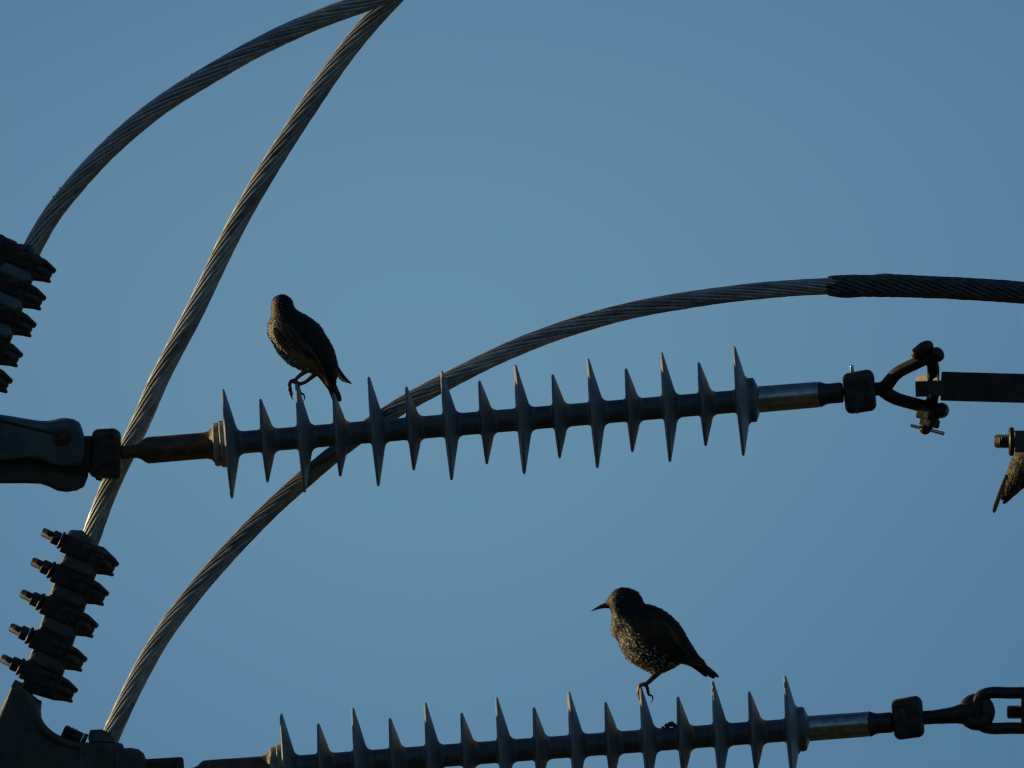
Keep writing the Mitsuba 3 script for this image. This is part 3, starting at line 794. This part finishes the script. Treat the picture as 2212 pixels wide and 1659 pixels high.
back1 = lambda p: p[0] > C1(np.interp((p[1] - C1(0, 0)[1]) / .16924, [400, 600, 740, 830, 950, 1075, 1190], [345, 318, 352, 430, 560, 720, 880]), 0)[0]
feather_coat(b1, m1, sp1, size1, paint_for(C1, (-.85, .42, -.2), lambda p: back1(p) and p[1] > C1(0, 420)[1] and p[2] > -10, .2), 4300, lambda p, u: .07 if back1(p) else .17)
wing(b1, m1, C1, [(318, 560), (352, 730), (430, 832), (560, 948), (720, 1072), (880, 1186), (985, 1330), (1040, 1440)], [(470, 520), (560, 640), (660, 790), (790, 940), (910, 1080), (1000, 1210), (1060, 1340), (1090, 1440)],
     1, 2.0, 11, BUFF, .5, label='near wing with buff feather edges')
fl = Flakes()
for k in range(5):
    p = spline([(*C1(1010 - 8 * k, 900 + 20 * k), -30 + k), (*C1(1080 - 4 * k, 1060 + 10 * k), -32 + k), (*C1(1165 - 8 * k, 1195 + 6 * k), -30 + k), (*C1(1300 - 22 * k, 1330 - 6 * k), -24 + k)], 16)
    fl.blade(p, np.array([.5, -.3, .8]), 5.2, DARK if k < 3 else CREAM * .5, DARK * 2 if k < 2 else CREAM * .8, None, widths=np.array([.8, 1, 1, .8, .5, .05]))
fl.put(b1, 'wing', label='far wing tip with pale edge')
for k, (x0, x1, w) in enumerate(((1085, 1150, 5), (1075, 1130, 5.5), (1055, 1112, 5.5), (1040, 1095, 5.5), (1020, 1078, 5), (1095, 1160, 4.5))):
    fl = Flakes()
    dz = -2 - 1.4 * abs(k - 2)
    p = spline([(*C1(1000 + .3 * (x0 - 1000), 1150), Z1 + 10 + dz), (*C1(x0 - 18, 1330), Z1 + 12 + dz), (*C1(x0 + (x1 - x0) * .5, 1450), Z1 + 13 + dz), (*C1(x1, 1556 - 5 * (k % 2)), Z1 + 14 + dz)], 16)
    fl.blade(p, np.array([.35, -.1, .93]), w, DARK, DARK * 2, None, widths=np.array([.7, 1, 1, 1, .85, .2]))
    fl.put(b1, 'tail_feather')
fl = Flakes()
p = spline([(*C1(905, 1205), Z1 + 24), (*C1(955, 1265), Z1 + 24), (*C1(1005, 1375), Z1 + 22)], 12)
fl.blade(p, np.array([-.5, 0, .85]), 2.6, BUFF * .8, BUFF, None)
fl.put(b1, 'wing', label='buff edged inner feather')
bk = spline([(*C1(390, 320), -14), (*C1(362, 330), -30), (*C1(330, 352), -52)], 16)
add(b1, 'bill', tube(bk, np.interp(np.linspace(0, 1, 16), [0, .35, .8, 1], [6.2, 4.2, 1.7, .5]), 14, flat=.8), 'bill_horn', True)
for x, y in ((300, 300), (500, 285)):
    zz = surface_z(m1, -1)(*C1(x, y))
    add(b1, 'eye', trimesh.Trimesh(ICO * 2.6 + np.array([*C1(x, y), zz + .4]), trimesh.creation.icosphere(subdivisions=2).faces, process=False), 'eye_black', True)
for dz, x0, y0, xk, yk, xf in ((9, 735, 1140, 590, 1262, 550), (-14, 850, 1180, 650, 1322, 585)):
    leg(b1, C1, [(x0, y0, dz), (x0 - 45, y0 + 38, dz), (xk, yk, dz), (xf + 10, 1300 if dz > 0 else 1318, dz)], [7.5, 4.8, 3.9, 4.0], Z1)
    for j, (s0, s1) in enumerate(((-6, -10), (0, 0), (6, 9))):
        toe(b1, [(*C1(xf + 10, 1300), Z1 + dz), (*C1(524, 1288 + 4 * j), Z1 + dz + s0), (*C1(502 + 4 * j, 1330), Z1 + dz + s1), (*C1(506 + 6 * j, 1405), Z1 + dz + s1), (*C1(524 + 4 * j, 1462), Z1 + dz + s1)], 3.8, 3.0,
            [(*C1(523 + 4 * j, 1456), Z1 + dz + s1), (*C1(530 + 2 * j, 1495), Z1 + dz + s1), (*C1(550, 1532), Z1 + dz + s1)])
    toe(b1, [(*C1(xf + 14, 1298), Z1 + dz), (*C1(604, 1318), Z1 + dz), (*C1(618, 1385), Z1 + dz), (*C1(650, 1455), Z1 + dz)], 4.4, 3.4,
        [(*C1(648, 1452), Z1 + dz), (*C1(688, 1468), Z1 + dz), (*C1(696, 1510), Z1 + dz), (*C1(680, 1548), Z1 + dz)])

# --- the starling half out of frame at the right edge
b3 = thing('starling', 'starling cut by the right edge, only brown tail and belly showing below the bolt', 'bird', 'starlings perched on the line hardware')
C3 = lambda x, y: (2095.4 + x * .1433, 896.5 + y * .1433)
Z3 = -30
pairs = [((452, 1190), (520, 1300)), ((495, 1075), (600, 1240)), ((560, 890), (720, 1160)), ((632, 715), (880, 1030)), ((700, 560), (1030, 900)), ((780, 420), (1150, 780)), ((860, 290), (1240, 640)), ((930, 170), (1300, 480)), ((985, 60), (1320, 320)),
         ((1030, -60), (1320, 160)), ((1080, -180), (1330, -10)), ((1140, -290), (1370, -120)), ((1220, -350), (1400, -220)), ((1300, -360), (1400, -300))]
deps = [40, 85, 150, 220, 275, 310, 320, 310, 280, 225, 175, 150, 110, 50]
m3, sp3 = loft(pairs, [d * .8 for d in deps], C3, Z3, n=80, tilt=.25)
m3 = outward(m3)
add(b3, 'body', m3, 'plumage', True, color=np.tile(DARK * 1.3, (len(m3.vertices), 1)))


def paint3(p, n, u):
    mid = DARK * rng.uniform(.8, 2.0)
    e = BUFF * rng.uniform(.1, .45) if rng.random() < .5 else mid * 1.5
    return mid, e, (CREAM * np.array([1, .8, .55]) * rng.uniform(.3, .6) if rng.random() < .35 else None), .7


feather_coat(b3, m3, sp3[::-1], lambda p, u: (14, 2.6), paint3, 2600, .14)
for k, (a, b_, c, w) in enumerate((((560, 900), (450, 1180), (348, 1470), 4.4), ((600, 930), (470, 1190), (368, 1478), 3.6), ((760, 1060), (640, 1180), (500, 1338), 4.4), ((900, 1010), (690, 1170), (510, 1340), 4.0))):
    fl = Flakes()
    p = spline([(*C3(*q), Z3 + 12 - 4 * k) for q in (a, b_, c)], 16)
    fl.blade(p, np.array([-.4, .1, .9]), w, (DARK * 2 + BUFF * .25) if k < 2 else DARK * 1.4, BUFF * .6 if k < 2 else DARK * 2, None, widths=np.array([.9, 1, 1, 1, .8, .3]))
    fl.put(b3, 'tail_feather')
bk = spline([(*C3(1390, -310), Z3), (*C3(1500, -300), Z3), (*C3(1620, -270), Z3)], 16)
add(b3, 'bill', tube(bk, np.interp(np.linspace(0, 1, 16), [0, .35, .8, 1], [6.2, 4.2, 1.7, .5]), 14, flat=.8), 'bill_horn', True)
for sd in (1, -1):
    zz = surface_z(m3, sd)(*C3(1290, -290))
    add(b3, 'eye', trimesh.Trimesh(ICO * 2.7 + np.array([*C3(1290, -290), zz]), trimesh.creation.icosphere(subdivisions=2).faces, process=False), 'eye_black', True)
for dz in (18, -16):
    leg(b3, C3, [(1020, 760, dz), (1120, 720, dz), (1220, 560, dz), (1260, 545, dz)], [7, 4.2, 3.4, 3.5], Z3)
    for s1 in (-9, 0, 9):
        toe(b3, [(*C3(1250, 545), Z3 + dz), (*C3(1300, 535), Z3 + dz + s1), (*C3(1370, 540), Z3 + dz + s1)], 3, 2.2, [(*C3(1366, 540), Z3 + dz + s1), (*C3(1400, 550), Z3 + dz + s1), (*C3(1412, 580), Z3 + dz + s1)])

# ------------------------------------------------------------------ a clump of dirt on the lower insulator
dc = thing('dirt_clump', 'small dark clump of dirt stuck on the lower insulator rod', 'dirt')
bl = []
for x, y, r in ((1432, 1571, 3.5), (1440, 1567, 5), (1448, 1564, 5.5), (1456, 1566, 5), (1463, 1569, 3.5), (1452, 1560, 3), (1441, 1572, 5), (1458, 1571, 4)):
    m = trimesh.creation.icosphere(subdivisions=2, radius=r)
    m.vertices = m.vertices * (1 + .5 * (meshkit.noise(m.vertices * .5 + x, 3)[:, None] - .5)) + np.array([x, y, 32 + rng.normal(0, 3)])
    bl.append(m)
scene['dirt_clump'] = {}
del scene['dirt_clump']
add(dc, 'crumbs', bl, 'dirt', False)

# ------------------------------------------------------------------ outside the frame, left: unseen pole and box, added to shade the upper left cable
up_pole = thing('added_pole', 'added grey pole left of the view, carrying the shading box', 'pole')
base = MID + S * ((-1500 - 1106) * RIGHT + (829.5 + 900) * UP + 3000 * FWD)
pm = trimesh.creation.cylinder(radius=.14, height=base[2], sections=32)
pm.apply_translation([base[0], base[1], base[2] / 2])
scene[up_pole + '__shaft'] = mikit.ply(pm, 'cast_alloy', smooth=40)
add(up_pole, 'bracket', tube([(-1500, -560, -2920), (-1500, -560, -640)], 34, 16), 'cast_alloy', 40)
ar = thing('shade_box', 'added grey box that shades the upper left cable, hung from the pole', 'switch box')
add(ar, 'upper_blocker', rbox((-1500, -160, -710), (60, 370, 110), 14), 'cast_alloy', 40)
add(ar, 'lower_blocker', rbox((-1500, 405, -620), (50, 200, 62), 10), 'cast_alloy', 40)
